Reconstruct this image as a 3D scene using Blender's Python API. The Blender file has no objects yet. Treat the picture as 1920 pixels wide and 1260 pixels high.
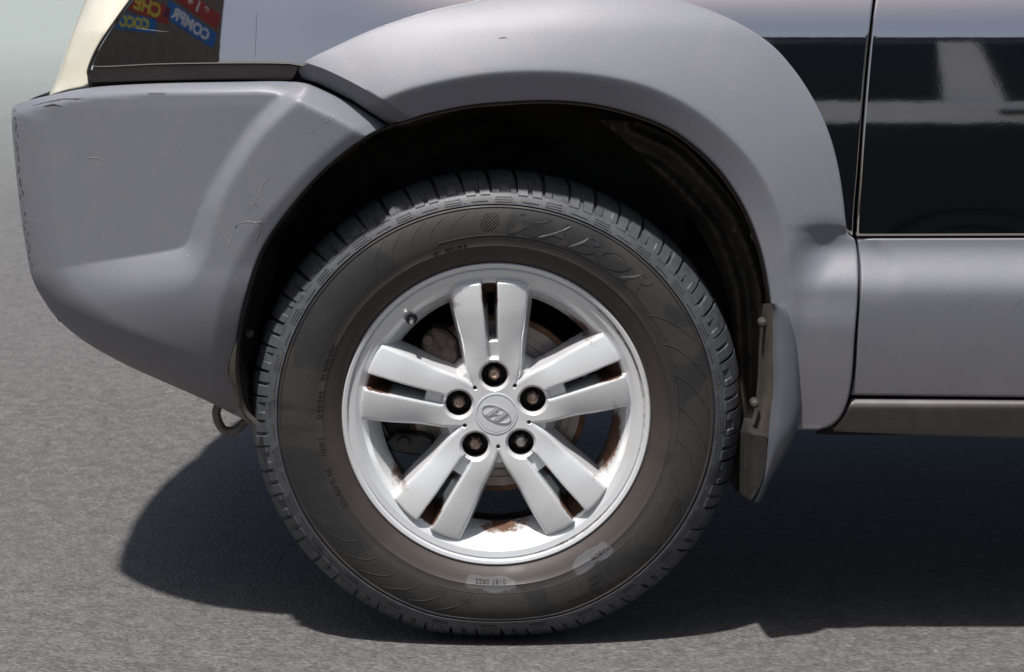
import bpy, math, random
import numpy as np
from mathutils import Vector
from mathutils.geometry import delaunay_2d_cdt
random.seed(3); np.random.seed(3)
R = math.radians
scene = bpy.context.scene
COL = scene.collection

# ------------------------------------------------------------------ camera
CAM_D, CAM_H, CAM_Z0 = 3.3, 1.05, 0.46
TILT = math.atan2(CAM_H - CAM_Z0, CAM_D)
FPX = 1300.0 * math.hypot(CAM_D, CAM_H - CAM_Z0)
cam_data = bpy.data.cameras.new("camera")
cam = bpy.data.objects.new("camera", cam_data); COL.objects.link(cam)
cam.location = (0, -CAM_D, CAM_H)
cam.rotation_euler = (math.pi / 2 - TILT, 0, 0)
cam_data.sensor_width = 36.0
cam_data.lens = FPX / 1920.0 * 36.0
cam_data.clip_end = 3000
cam_data.dof.use_dof = True
cam_data.dof.focus_distance = 3.33
cam_data.dof.aperture_fstop = 13.0
scene.camera = cam

# ------------------------------------------------------------------ sky and sun
SUN_EL, SUN_AZ = R(69), R(206)      # azimuth measured clockwise from +Y (the sun stands on the camera's side, a little left)
world = bpy.data.worlds.new("World"); scene.world = world; world.use_nodes = True
wn = world.node_tree.nodes; wl = world.node_tree.links
bg = wn["Background"]; bg.inputs["Strength"].default_value = 0.065
sky = wn.new("ShaderNodeTexSky"); sky.sky_type = 'NISHITA'; sky.sun_disc = False
sky.sun_elevation = SUN_EL; sky.sun_rotation = SUN_AZ
sky.air_density = 0.85; sky.dust_density = 4.0; sky.ozone_density = 1.0
wl.new(sky.outputs[0], bg.inputs[0])
sun_d = bpy.data.lights.new("sun", 'SUN'); sun_d.energy = 5.0; sun_d.angle = R(2.0); sun_d.color = (1.0, 0.975, 0.94)
sun = bpy.data.objects.new("sun", sun_d); COL.objects.link(sun)
sdir = Vector((math.sin(SUN_AZ) * math.cos(SUN_EL), math.cos(SUN_AZ) * math.cos(SUN_EL), math.sin(SUN_EL)))
sun.rotation_euler = sdir.to_track_quat('Z', 'Y').to_euler()
sun.location = (0, -2, 6)
scene.view_settings.view_transform = 'Standard'
scene.view_settings.look = 'None'
scene.view_settings.exposure = 0.50
scene.view_settings.gamma = 1.0
scene.render.engine = 'CYCLES'
scene.cycles.max_bounces = 8

# ------------------------------------------------------------------ helpers
CT, ST = math.cos(TILT), math.sin(TILT)

def unproj(px, py, Y):
    """numpy: the world point at depth Y that stands where the photograph shows (px, py)."""
    px = np.asarray(px, float); py = np.asarray(py, float); Y = np.asarray(Y, float)
    v = (630.0 - py) / FPX
    dx = (px - 960.0) / FPX + 0 * Y
    dy = CT + v * ST
    dz = -ST + v * CT
    s = (Y + CAM_D) / dy
    return np.stack([dx * s, Y + 0 * s, CAM_H + dz * s], -1)

def spline(pts, closed=False, step=5.0):
    P = np.array(pts, float); n = len(P); out = []
    rng = range(n if closed else n - 1)
    for i in rng:
        if closed:
            p0, p1, p2, p3 = P[(i - 1) % n], P[i], P[(i + 1) % n], P[(i + 2) % n]
        else:
            p1, p2 = P[i], P[i + 1]
            p0 = P[i - 1] if i > 0 else 2 * p1 - p2
            p3 = P[i + 2] if i + 2 < n else 2 * p2 - p1
        L = np.linalg.norm(p2 - p1); m = max(1, int(round(L / step)))
        # centripetal tangents to avoid overshoot
        d1 = max(np.linalg.norm(p1 - p0), 1e-6); d2 = max(L, 1e-6); d3 = max(np.linalg.norm(p3 - p2), 1e-6)
        m1 = (p2 - p0) / (d1 + d2) * d2; m2 = (p3 - p1) / (d2 + d3) * d2
        for k in range(m):
            t = k / m
            out.append((2*t**3 - 3*t**2 + 1)*p1 + (t**3 - 2*t**2 + t)*m1 + (-2*t**3 + 3*t**2)*p2 + (t**3 - t**2)*m2)
    if not closed: out.append(P[-1])
    return np.array(out)

def resample(poly, step):
    P = np.vstack([poly]); seg = np.linalg.norm(np.diff(P, axis=0), axis=1)
    s = np.concatenate([[0], np.cumsum(seg)]); n = max(2, int(s[-1] / step) + 1)
    t = np.linspace(0, s[-1], n)
    return np.stack([np.interp(t, s, P[:, 0]), np.interp(t, s, P[:, 1])], -1)

def dist_poly(Q, P, signed=False):
    """distance of points Q (n,2) to the polyline P; signed: positive to the right hand of its direction (image y down)."""
    best = np.full(len(Q), 1e9); sg = np.ones(len(Q))
    for a, b in zip(P[:-1], P[1:]):
        ab = b - a; L2 = ab @ ab
        if L2 < 1e-9: continue
        t = np.clip(((Q - a) @ ab) / L2, 0, 1)
        c = a + t[:, None] * ab
        d = np.linalg.norm(Q - c, axis=1)
        cr = ab[0] * (Q[:, 1] - a[1]) - ab[1] * (Q[:, 0] - a[0])
        m = d < best - 1e-9
        best[m] = d[m]; sg[m] = np.where(cr[m] >= 0, 1, -1)
    return best * sg if signed else best

def inside(Q, P):
    x, y = Q[:, 0], Q[:, 1]; r = np.zeros(len(Q), bool); j = len(P) - 1
    for i in range(len(P)):
        xi, yi, xj, yj = P[i, 0], P[i, 1], P[j, 0], P[j, 1]
        if yi != yj:
            r ^= ((yi > y) != (yj > y)) & (x < (xj - xi) * (y - yi) / (yj - yi) + xi)
        j = i
    return r

def sm(x, a=0.0, b=1.0):
    t = np.clip((x - a) / (b - a), 0, 1); return t * t * (3 - 2 * t)

def smin(a, b, k):
    h = np.clip(0.5 + 0.5 * (b - a) / k, 0, 1); return b * (1 - h) + a * h - k * h * (1 - h)

def mesh_obj(name, V, F, mat=None, parent=None, smooth=True, attr=None, angle=None):
    me = bpy.data.meshes.new(name)
    me.from_pydata([tuple(map(float, v)) for v in V], [], [tuple(int(i) for i in f) for f in F])
    me.update()
    if smooth:
        me.polygons.foreach_set("use_smooth", [True] * len(me.polygons))
        if angle: me.set_sharp_from_angle(angle=angle)
    if mat: me.materials.append(mat)
    for k, arr in (attr or {}).items():
        at = me.attributes.new(k, 'FLOAT', 'POINT'); at.data.foreach_set("value", np.asarray(arr, dtype=np.float32))
    o = bpy.data.objects.new(name, me); COL.objects.link(o)
    if parent: o.parent = parent
    return o

def panel(name, outline, yfun, mat, parent=None, spacing=9, er=5.0, thick=0.012, rings=(1.2, 2.8, 5.0), step=5.0, edge_mask=None, extra=()):
    """A body panel: an outline with its own distance (yfun), rounded edges and folded-back thickness."""
    O = np.array(outline, float)
    O = resample(np.vstack([O, O[:1]]), step)[:-1]
    closed = np.vstack([O, O[:1]])
    lo, hi = O.min(0), O.max(0)
    pts = []
    tang = np.roll(O, -1, 0) - np.roll(O, 1, 0); tang /= np.linalg.norm(tang, axis=1)[:, None] + 1e-9
    nor = np.stack([-tang[:, 1], tang[:, 0]], -1)
    area = 0.5 * np.sum(O[:, 0] * np.roll(O[:, 1], -1) - np.roll(O[:, 0], -1) * O[:, 1])
    if area < 0: nor = -nor
    for r in rings:
        q = O + nor * r
        q = q[inside(q, O)]
        q = q[dist_poly(q, closed) > r * 0.93]
        pts.append(q)
    gx = np.arange(lo[0], hi[0], spacing); gy = np.arange(lo[1], hi[1], spacing * 0.87)
    G = np.array([(x + (spacing / 2 if j % 2 else 0), y) for j, y in enumerate(gy) for x in gx])
    G = G[inside(G, O)]; G = G[dist_poly(G, closed) > max(rings) + spacing * 0.45]
    pts.append(G)
    for E_ in extra:
        E_ = resample(E_, spacing * 0.55); tg = np.gradient(E_, axis=0); tg /= np.linalg.norm(tg, axis=1)[:, None] + 1e-9
        nn = np.stack([-tg[:, 1], tg[:, 0]], -1)
        P0 = np.vstack(pts); dE = dist_poly(P0, E_); pts = [P0[dE > spacing * 0.75]]
        for o_ in (-3.2, 0.0, 3.2):
            q = E_ + nn * o_; q = q[inside(q, O)]; q = q[dist_poly(q, closed) > max(rings) + 2]; pts.append(q)
    I = np.vstack(pts); A = np.vstack([O, I]); n = len(O)
    vs, es, fs, ov, oe, of = delaunay_2d_cdt([Vector(p) for p in A], [(i, (i + 1) % n) for i in range(n)], [], 1, 1e-5)
    V2 = np.array([tuple(v) for v in vs]); d = dist_poly(V2, closed)
    Y = yfun(V2)
    e = np.clip(d / er, 0, 1)
    rr = er / 1300.0
    w = 1.0 if edge_mask is None else edge_mask(V2)
    Y = Y + w * rr * (1 - np.sqrt(np.clip(1 - (1 - e) ** 2, 0, 1)))
    W = unproj(V2[:, 0], V2[:, 1], Y)
    F = []
    for f in fs:
        a, b, c = V2[f[0]], V2[f[1]], V2[f[2]]
        cr = (b[0] - a[0]) * (c[1] - a[1]) - (b[1] - a[1]) * (c[0] - a[0])
        F.append(tuple(f) if cr < 0 else tuple(reversed(f)))
    # border loop folded back
    cnt = {}
    for f in F:
        for i in range(3):
            cnt[(f[i], f[(i + 1) % 3])] = 1
    border = [e2 for e2 in cnt if (e2[1], e2[0]) not in cnt]
    V = list(W); idx = {}
    for a, b in border:
        for k in (a, b):
            if k not in idx:
                idx[k] = len(V); V.append(W[k] + np.array([0, thick, 0]))
    for a, b in border:
        F.append((b, a, idx[a], idx[b]))
    return mesh_obj(name, V, F, mat, parent, True, None, R(60))

def grid_obj(name, G, mat, parent=None, closed_u=False, flip=False, angle=None, attr=None):
    """G: (nu, nv, 3) array to a quad sheet."""
    nu, nv = G.shape[:2]; V = G.reshape(-1, 3); F = []
    for i in range(nu if closed_u else nu - 1):
        i2 = (i + 1) % nu
        for j in range(nv - 1):
            q = (i * nv + j, i2 * nv + j, i2 * nv + j + 1, i * nv + j + 1)
            F.append(q[::-1] if flip else q)
    return mesh_obj(name, V, F, mat, parent, True, attr, angle)

def revolve(name, prof, c, mat, parent=None, seg=64, a0=0, a1=2 * math.pi, angle=R(35)):
    """profile of (radius, Y offset) round the Y axis through c."""
    full = abs(a1 - a0 - 2 * math.pi) < 1e-6
    th = np.linspace(a0, a1, seg + (0 if full else 1), endpoint=not full)
    G = np.zeros((len(th), len(prof), 3))
    for j, (r, y) in enumerate(prof):
        G[:, j, 0] = c[0] + r * np.cos(th); G[:, j, 1] = c[1] + y; G[:, j, 2] = c[2] + r * np.sin(th)
    return grid_obj(name, G, mat, parent, closed_u=full, flip=True, angle=angle)

def box_mesh(bs):
    V, F = [], []
    for (x0, x1, y0, y1, z0, z1) in bs:
        n = len(V)
        V += [(x0, y0, z0), (x1, y0, z0), (x1, y1, z0), (x0, y1, z0), (x0, y0, z1), (x1, y0, z1), (x1, y1, z1), (x0, y1, z1)]
        F += [tuple(n + i for i in f) for f in ((0, 3, 2, 1), (4, 5, 6, 7), (0, 1, 5, 4), (1, 2, 6, 5), (2, 3, 7, 6), (3, 0, 4, 7))]
    return V, F

def tube(name, pts, rad, mat, parent=None, seg=10):
    P = [Vector(p) for p in pts]; V, F = [], []
    rads = rad if isinstance(rad, (list, tuple)) else [rad] * len(P)
    prev = None
    for i, p in enumerate(P):
        t = (P[min(i + 1, len(P) - 1)] - P[max(i - 1, 0)]).normalized()
        u = t.orthogonal().normalized() if prev is None else (prev - t * prev.dot(t)).normalized()
        prev = u; w = t.cross(u)
        for k in range(seg):
            a = 2 * math.pi * k / seg
            V.append(p + (u * math.cos(a) + w * math.sin(a)) * rads[i])
    for i in range(len(P) - 1):
        for k in range(seg):
            k2 = (k + 1) % seg
            F.append((i * seg + k, i * seg + k2, (i + 1) * seg + k2, (i + 1) * seg + k))
    F.append(tuple(reversed(range(seg)))); F.append(tuple((len(P) - 1) * seg + k for k in range(seg)))
    return mesh_obj(name, V, F, mat, parent, True, None, R(50))

def prism(name, poly, y0, y1, mat, parent=None, bevel=0.0):
    """(x, z) outline pushed from y0 (front) to y1, with a small chamfer on the front edge."""
    P = np.array(poly, float)
    if 0.5 * np.sum(P[:, 0] * np.roll(P[:, 1], -1) - np.roll(P[:, 0], -1) * P[:, 1]) < 0: P = P[::-1]
    n = len(P); c = P.mean(0); V = []
    Q = P + (c - P) / (np.linalg.norm(c - P, axis=1)[:, None] + 1e-9) * bevel
    V += [(q[0], y0, q[1]) for q in Q]; V += [(p[0], y0 + bevel, p[1]) for p in P]; V += [(p[0], y1, p[1]) for p in P]
    F = [tuple(range(n)), tuple(reversed(range(2 * n, 3 * n)))]
    for r in (0, n):
        for i in range(n):
            j = (i + 1) % n; F.append((r + j, r + i, r + n + i, r + n + j))
    return mesh_obj(name, V, F, mat, parent, False)

def empty(name, loc=(0, 0, 0), parent=None):
    o = bpy.data.objects.new(name, None); COL.objects.link(o); o.location = loc; o.empty_display_size = 0.1
    if parent: o.parent = parent
    return o

def tag(o, label, cat=None, group=None, kind=None):
    if label: o["label"] = label
    if cat: o["category"] = cat
    if group: o["group"] = group
    if kind: o["kind"] = kind
    return o

# ------------------------------------------------------------------ materials
def new_mat(name):
    m = bpy.data.materials.new(name); m.use_nodes = True
    return m, m.node_tree.nodes, m.node_tree.links, m.node_tree.nodes["Principled BSDF"]

def noise(N, L, scale, detail=4, rough=0.6, co=None, dist=0.0):
    n = N.new("ShaderNodeTexNoise"); n.inputs["Scale"].default_value = scale
    n.inputs["Detail"].default_value = detail; n.inputs["Roughness"].default_value = rough
    n.inputs["Distortion"].default_value = dist
    if co is not None: L.new(co, n.inputs["Vector"])
    return n.outputs["Fac"]

def ramp(N, L, fac, stops):
    r = N.new("ShaderNodeValToRGB"); e = r.color_ramp.elements
    while len(e) < len(stops): e.new(0.5)
    for k, (p, c) in enumerate(stops):
        e[k].position = p; e[k].color = (c if isinstance(c, tuple) else (c, c, c)) + ((1,) if not isinstance(c, tuple) or len(c) == 3 else ())
    L.new(fac, r.inputs[0]); return r.outputs[0]

def mixc(N, L, fac, a, b, mode='MIX'):
    m = N.new("ShaderNodeMix"); m.data_type = 'RGBA'; m.blend_type = mode
    for v, s in ((fac, m.inputs[0]), (a, m.inputs[6]), (b, m.inputs[7])):
        if isinstance(v, (int, float)): s.default_value = v
        elif isinstance(v, tuple): s.default_value = v + (1,)
        else: L.new(v, s)
    return m.outputs[2]

def math_n(N, L, op, a, b=0.0, clamp=False):
    m = N.new("ShaderNodeMath"); m.operation = op; m.use_clamp = clamp
    for v, s in ((a, m.inputs[0]), (b, m.inputs[1])):
        if isinstance(v, (int, float)): s.default_value = v
        else: L.new(v, s)
    return m.outputs[0]

def bump(N, L, b, h, strength, distance, prev=None):
    n = N.new("ShaderNodeBump"); n.inputs["Strength"].default_value = strength; n.inputs["Distance"].default_value = distance
    L.new(h, n.inputs["Height"])
    if prev: L.new(prev, n.inputs["Normal"])
    L.new(n.outputs[0], b.inputs["Normal"]); return n.outputs[0]

def coords(N):
    return N.new("ShaderNodeTexCoord").outputs["Object"]

def simple(name, col, rough=0.5, metal=0.0, nscale=30.0, namp=0.15, bscale=300.0, bstr=0.1, spec=0.5):
    m, N, L, b = new_mat(name); co = coords(N)
    f = noise(N, L, nscale, 5, 0.6, co)
    lo = tuple(c * (1 - namp) for c in col); hi = tuple(min(1, c * (1 + namp)) for c in col)
    L.new(ramp(N, L, f, [(0.3, lo), (0.7, hi)]), b.inputs["Base Color"])
    b.inputs["Roughness"].default_value = rough; b.inputs["Metallic"].default_value = metal
    b.inputs["Specular IOR Level"].default_value = spec
    if bstr: bump(N, L, b, noise(N, L, bscale, 3, 0.6, co), bstr, 0.001)
    return m

def cladding_mat(name, col=(0.138, 0.142, 0.165), dirt=True):
    m, N, L, b = new_mat(name); co = coords(N)
    f = noise(N, L, 3.2, 4, 0.55, co)
    c = mixc(N, L, f, tuple(x * 0.88 for x in col), tuple(x * 1.12 for x in col))
    g = noise(N, L, 1100, 2, 0.5, co)
    c = mixc(N, L, 0.35, c, ramp(N, L, g, [(0.35, tuple(x * 0.7 for x in col)), (0.65, tuple(x * 1.35 for x in col))]))
    du = ramp(N, L, noise(N, L, 16, 8, 0.75, co, 1.0), [(0.5, 0.0), (0.75, 0.35)])
    c = mixc(N, L, du, c, (0.20, 0.185, 0.175))
    if dirt:
        # brown road dirt that settles near the ground
        sx = N.new("ShaderNodeSeparateXYZ"); L.new(co, sx.inputs[0])
        z = N.new("ShaderNodeMapRange"); L.new(sx.outputs[2], z.inputs[0])
        z.inputs[1].default_value = 0.50; z.inputs[2].default_value = 0.27; z.inputs[3].default_value = 0.0; z.inputs[4].default_value = 1.0
        d = math_n(N, L, 'MULTIPLY', z.outputs[0], ramp(N, L, noise(N, L, 9, 6, 0.7, co), [(0.3, 0.25), (0.7, 1.0)]))
        d = math_n(N, L, 'MULTIPLY', d, 0.6)
        c = mixc(N, L, d, c, (0.13, 0.105, 0.085))
    # small chips and pale scuffs
    v = N.new("ShaderNodeTexVoronoi"); v.inputs["Scale"].default_value = 38; L.new(co, v.inputs["Vector"])
    chip = ramp(N, L, v.outputs["Distance"], [(0.018, 1.0), (0.035, 0.0)])
    rnd = N.new("ShaderNodeSeparateXYZ"); L.new(v.outputs["Color"], rnd.inputs[0])
    c = mixc(N, L, math_n(N, L, 'MULTIPLY', chip, ramp(N, L, rnd.outputs[0], [(0.86, 0.0), (0.88, 0.7)])), c, (0.05, 0.045, 0.045))
    c = mixc(N, L, math_n(N, L, 'MULTIPLY', chip, ramp(N, L, rnd.outputs[1], [(0.94, 0.0), (0.95, 0.8)])), c, (0.45, 0.43, 0.4))
    L.new(c, b.inputs["Base Color"])
    L.new(ramp(N, L, f, [(0.2, 0.46), (0.8, 0.56)]), b.inputs["Roughness"])
    b.inputs["Specular IOR Level"].default_value = 0.55
    b1 = bump(N, L, b, noise(N, L, 700, 2, 0.5, co), 0.22, 0.0006)
    bump(N, L, b, noise(N, L, 6, 2, 0.5, co), 0.15, 0.004, b1)
    return m

M = {}
M['clad'] = cladding_mat('grey_plastic_cladding')
# dark metallic clearcoat
m, N, L, b = new_mat('dark_metallic_paint'); co = coords(N)
fl = noise(N, L, 1800, 2, 0.6, co)
L.new(ramp(N, L, fl, [(0.3, (0.62, 0.58, 0.555)), (0.7, (0.70, 0.66, 0.63))]), b.inputs["Base Color"])
b.inputs["Metallic"].default_value = 1.0
b.inputs["Roughness"].default_value = 0.03
b1 = bump(N, L, b, noise(N, L, 330, 2, 0.5, co), 0.022, 0.0003)
bump(N, L, b, noise(N, L, 16, 2, 0.5, co), 0.012, 0.004, b1)
M['paint'] = m
M['gap'] = simple('black_gap', (0.006, 0.006, 0.006), 0.9, bstr=0)
M['liner'] = simple('dusty_black_liner', (0.032, 0.028, 0.022), 0.75, nscale=14, namp=0.7, bscale=60, bstr=0.3)
M['under'] = simple('underbody_black', (0.01, 0.01, 0.01), 0.8, bstr=0)
M['black_plastic'] = simple('black_plastic', (0.02, 0.02, 0.021), 0.5)
M['dirty_brown'] = simple('dirty_flange_plastic', (0.050, 0.042, 0.034), 0.7, nscale=22, namp=0.5, bscale=90, bstr=0.4)
M['flap'] = simple('blue_grey_flap_plastic', (0.078, 0.082, 0.098), 0.42, nscale=12, namp=0.12, bscale=500, bstr=0.15)
M['steel'] = simple('bright_steel', (0.6, 0.58, 0.55), 0.3, 0.9, nscale=120, namp=0.3)
M['rusty_steel'] = simple('rusted_bolt_steel', (0.42, 0.31, 0.25), 0.42, 0.75, nscale=160, namp=0.5, bscale=400, bstr=0.4)
M['disc'] = simple('brake_disc_iron', (0.30, 0.26, 0.24), 0.45, 0.6, nscale=30, namp=0.3)
M['rust'] = simple('rust_brown', (0.17, 0.085, 0.045), 0.8, nscale=60, namp=0.5, bscale=200, bstr=0.4)
M['caliper'] = simple('caliper_iron', (0.10, 0.075, 0.062), 0.65, 0.2, nscale=60, namp=0.6, bscale=200, bstr=0.5)
M['caliper_dark'] = simple('caliper_dark_iron', (0.02, 0.02, 0.02), 0.5, 0.2, nscale=60, namp=0.5, bscale=200, bstr=0.5)
M['hub_black'] = simple('nut_pocket_black', (0.008, 0.007, 0.007), 0.6, bstr=0)

# silver wheel paint with rust attribute
m, N, L, b = new_mat('silver_wheel_paint'); co = coords(N)
at = N.new("ShaderNodeAttribute"); at.attribute_name = "rust"
sp = noise(N, L, 90, 8, 0.75, co)
rf = math_n(N, L, 'ADD', at.outputs["Fac"], math_n(N, L, 'MULTIPLY', math_n(N, L, 'SUBTRACT', sp, 0.5), 1.5))
rf = ramp(N, L, rf, [(0.35, 0.0), (0.8, 1.0)])
rf = math_n(N, L, 'MULTIPLY', rf, ramp(N, L, at.outputs["Fac"], [(0.02, 0.0), (0.15, 1.0)]))
base = ramp(N, L, noise(N, L, 900, 2, 0.5, co), [(0.3, (0.58, 0.59, 0.60)), (0.7, (0.66, 0.67, 0.68))])
grime = ramp(N, L, noise(N, L, 18, 6, 0.7, co), [(0.5, 0.0), (0.85, 0.2)])
base = mixc(N, L, grime, base, (0.45, 0.42, 0.37))
# dark stone chips
v = N.new("ShaderNodeTexVoronoi"); v.inputs["Scale"].default_value = 70; v.inputs["Randomness"].default_value = 1.0; L.new(co, v.inputs["Vector"])
rnd = N.new("ShaderNodeSeparateXYZ"); L.new(v.outputs["Color"], rnd.inputs[0])
chip = math_n(N, L, 'MULTIPLY', ramp(N, L, v.outputs["Distance"], [(0.03, 1.0), (0.06, 0.0)]), ramp(N, L, rnd.outputs[0], [(0.93, 0.0), (0.94, 0.85)]))
base = mixc(N, L, chip, base, (0.06, 0.05, 0.045))
col = mixc(N, L, rf, base, ramp(N, L, sp, [(0.3, (0.035, 0.016, 0.009)), (0.7, (0.11, 0.048, 0.024))]))
L.new(col, b.inputs["Base Color"])
L.new(mixc(N, L, rf, (0.28,) * 3, (0.85,) * 3), b.inputs["Roughness"])
L.new(math_n(N, L, 'MULTIPLY', math_n(N, L, 'SUBTRACT', 1.0, rf), 0.40), b.inputs["Metallic"])
bump(N, L, b, noise(N, L, 500, 2, 0.5, co), 0.06, 0.0005)
M['silver'] = m
M['cap_silver'] = simple('centre_cap_silver', (0.56, 0.575, 0.61), 0.35, 0.35, nscale=300, namp=0.05)
M['emblem'] = simple('emblem_chrome', (0.40, 0.40, 0.42), 0.3, 0.3, bstr=0)

# rubber: brown dust over dark grey, large wiped patches
def rubber(name, dust=1.0):
    m, N, L, b = new_mat(name); co = coords(N)
    p1 = noise(N, L, 6.5, 3, 0.5, co, 1.2)
    patch = ramp(N, L, p1, [(0.50, 0.0), (0.525, 1.0)])
    p2 = noise(N, L, 40, 5, 0.6, co)
    dustc = mixc(N, L, p2, (0.0195, 0.017, 0.015), (0.032, 0.0285, 0.025))
    clean = mixc(N, L, p2, (0.010, 0.010, 0.011), (0.017, 0.0172, 0.018))
    c = mixc(N, L, patch, dustc, clean)
    at = N.new("ShaderNodeAttribute"); at.attribute_name = "bead"
    c = mixc(N, L, math_n(N, L, 'MULTIPLY', at.outputs["Fac"], 0.75), c, (0.048, 0.034, 0.029))
    at2 = N.new("ShaderNodeAttribute"); at2.attribute_name = "wiped"
    wf = ramp(N, L, math_n(N, L, 'ADD', at2.outputs["Fac"], math_n(N, L, 'MULTIPLY', math_n(N, L, 'SUBTRACT', noise(N, L, 26, 4, 0.6, co), 0.5), 1.8)), [(0.45, 0.0), (0.60, 1.0)])
    c = mixc(N, L, wf, c, (0.085, 0.085, 0.09))
    fine = noise(N, L, 420, 3, 0.7, co)
    c = mixc(N, L, 0.3, c, ramp(N, L, fine, [(0.3, 0.007), (0.75, 0.045)]))
    L.new(c, b.inputs["Base Color"])
    L.new(ramp(N, L, p1, [(0.45, 0.62), (0.6, 0.48)]), b.inputs["Roughness"])
    b.inputs["Specular IOR Level"].default_value = 0.4
    b1 = bump(N, L, b, fine, 0.12, 0.0006)
    bump(N, L, b, noise(N, L, 14, 3, 0.5, co), 0.2, 0.003, b1)
    return m
M['rubber'] = rubber('dusty_tyre_rubber')
m, N, L, b = new_mat('tread_rubber'); co = coords(N)
f = noise(N, L, 60, 5, 0.7, co)
L.new(ramp(N, L, f, [(0.3, (0.034, 0.036, 0.041)), (0.62, (0.058, 0.061, 0.069)), (0.8, (0.09, 0.083, 0.07))]), b.inputs["Base Color"])
b.inputs["Roughness"].default_value = 0.52; b.inputs["Specular IOR Level"].default_value = 0.5
bump(N, L, b, noise(N, L, 260, 4, 0.7, co), 0.35, 0.001)
M['tread'] = m

# asphalt
m, N, L, b = new_mat('asphalt'); co = coords(N)
big = noise(N, L, 0.9, 4, 0.6, co)
a1 = noise(N, L, 110, 3, 0.65, co); a2 = noise(N, L, 320, 3, 0.7, co)
v = N.new("ShaderNodeTexVoronoi"); v.inputs["Scale"].default_value = 150; L.new(co, v.inputs["Vector"])
c = ramp(N, L, a1, [(0.3, (0.036, 0.0335, 0.0325)), (0.5, (0.072, 0.067, 0.065)), (0.7, (0.135, 0.125, 0.120))])
c = mixc(N, L, 0.35, c, ramp(N, L, v.outputs["Color"], [(0.1, (0.038, 0.036, 0.035)), (0.9, (0.14, 0.132, 0.127))]))
mid = noise(N, L, 38, 3, 0.6, co)
c = mixc(N, L, 0.8, c, ramp(N, L, mid, [(0.3, 0.62), (0.7, 1.45)]), 'MULTIPLY')
c = mixc(N, L, ramp(N, L, big, [(0.3, 0.0), (0.7, 0.35)]), c, (0.092, 0.096, 0.093))
sx = N.new("ShaderNodeSeparateXYZ"); L.new(co, sx.inputs[0])      # paler and greener with distance
far = N.new("ShaderNodeMapRange"); L.new(math_n(N, L, 'ADD', sx.outputs[1], math_n(N, L, 'MULTIPLY', big, 1.5)), far.inputs[0])
far.inputs[1].default_value = 2.5; far.inputs[2].default_value = 20.0; far.interpolation_type = 'SMOOTHSTEP'
c = mixc(N, L, math_n(N, L, 'MULTIPLY', far.outputs[0], 0.9), c, (0.23, 0.265, 0.25))
L.new(c, b.inputs["Base Color"]); b.inputs["Roughness"].default_value = 0.62
hh = math_n(N, L, 'ADD', math_n(N, L, 'MULTIPLY', v.outputs["Distance"], -1.0), a1)
b1 = bump(N, L, b, hh, 0.6, 0.004)
bump(N, L, b, a2, 0.4, 0.0015, b1)
M['asphalt'] = m

# ------------------------------------------------------------------ ground
GZ = -0.009
g = mesh_obj('ground', [(-900, -900, GZ), (900, -900, GZ), (900, 900, GZ), (-900, 900, GZ)], [(0, 1, 2, 3)], M['asphalt'], None, False)
tag(g, 'grey speckled asphalt parking ground', kind='structure')

# ------------------------------------------------------------------ traced lines of the car body (photograph pixels)
ARCH = spline([(478, 797), (455, 772), (445, 735), (440, 690), (443, 640), (452, 590), (465, 540), (480, 492), (497, 455), (522, 417), (560, 368), (602, 322), (650, 281), (690, 254), (727, 236),
               (765, 224), (800, 213), (880, 197), (960, 190), (1040, 188), (1120, 196), (1200, 217), (1260, 243), (1310, 280), (1350, 320), (1385, 370), (1410, 420), (1430, 480), (1442, 540), (1449, 600), (1452, 680), (1452, 760), (1450, 806)])
k0 = int(np.argmin(np.hypot(ARCH[:, 0] - 727, ARCH[:, 1] - 236)))
ARCH_B, ARCH_F = ARCH[:k0 + 1], ARCH[k0 + 2:]
ARCH_F = np.vstack([[(737, 236)], ARCH_F[np.hypot(ARCH_F[:, 0] - 737, ARCH_F[:, 1] - 236) > 6]])

FLARE_OUT = spline([(555, 126), (585, 108), (620, 91), (700, 55), (800, 22), (900, 0), (990, -18), (1090, -28), (1190, -20), (1280, 2), (1350, 27), (1400, 52), (1450, 87), (1490, 132), (1520, 177), (1545, 226), (1561, 270), (1574, 325), (1582, 380), (1587, 425), (1592, 440), (1603, 450), (1609, 500), (1608, 560), (1602, 640), (1598, 700), (1591, 745), (1578, 778), (1560, 797), (1535, 806)])
FLARE_CREASE = spline([(690, 200), (740, 176), (800, 158), (900, 139), (1000, 133), (1100, 138), (1200, 157), (1280, 191), (1350, 241), (1400, 291), (1440, 351), (1466, 420), (1482, 500), (1492, 580), (1498, 680), (1500, 800)])

def plan_y(px):
    """how far the side of the car stands back from its widest line, towards the nose."""
    x = np.asarray(px, float)
    return 0.20 * np.clip((640 - x) / 600.0, 0, 2.0) ** 2.3

def fender_y(Q):
    x, y = Q[:, 0], Q[:, 1]
    up = np.clip((440 - y) / 400.0, 0, 3)
    yy = 0.002 + 0.0154 * up + 0.0105 * up ** 2
    s = np.clip((60 - y) / 100, 0, 3)
    wl = sm(x, 560, 900)
    yy = yy + wl * 0.020 * s ** 1.7 + (1 - wl) * 0.0035 * np.clip((120 - y) / 100, 0, 4) ** 2
    # the lower edge over the bumper tucks under
    lo = 0
    return yy + plan_y(x) + 0.022 * lo - 0.012

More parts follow.
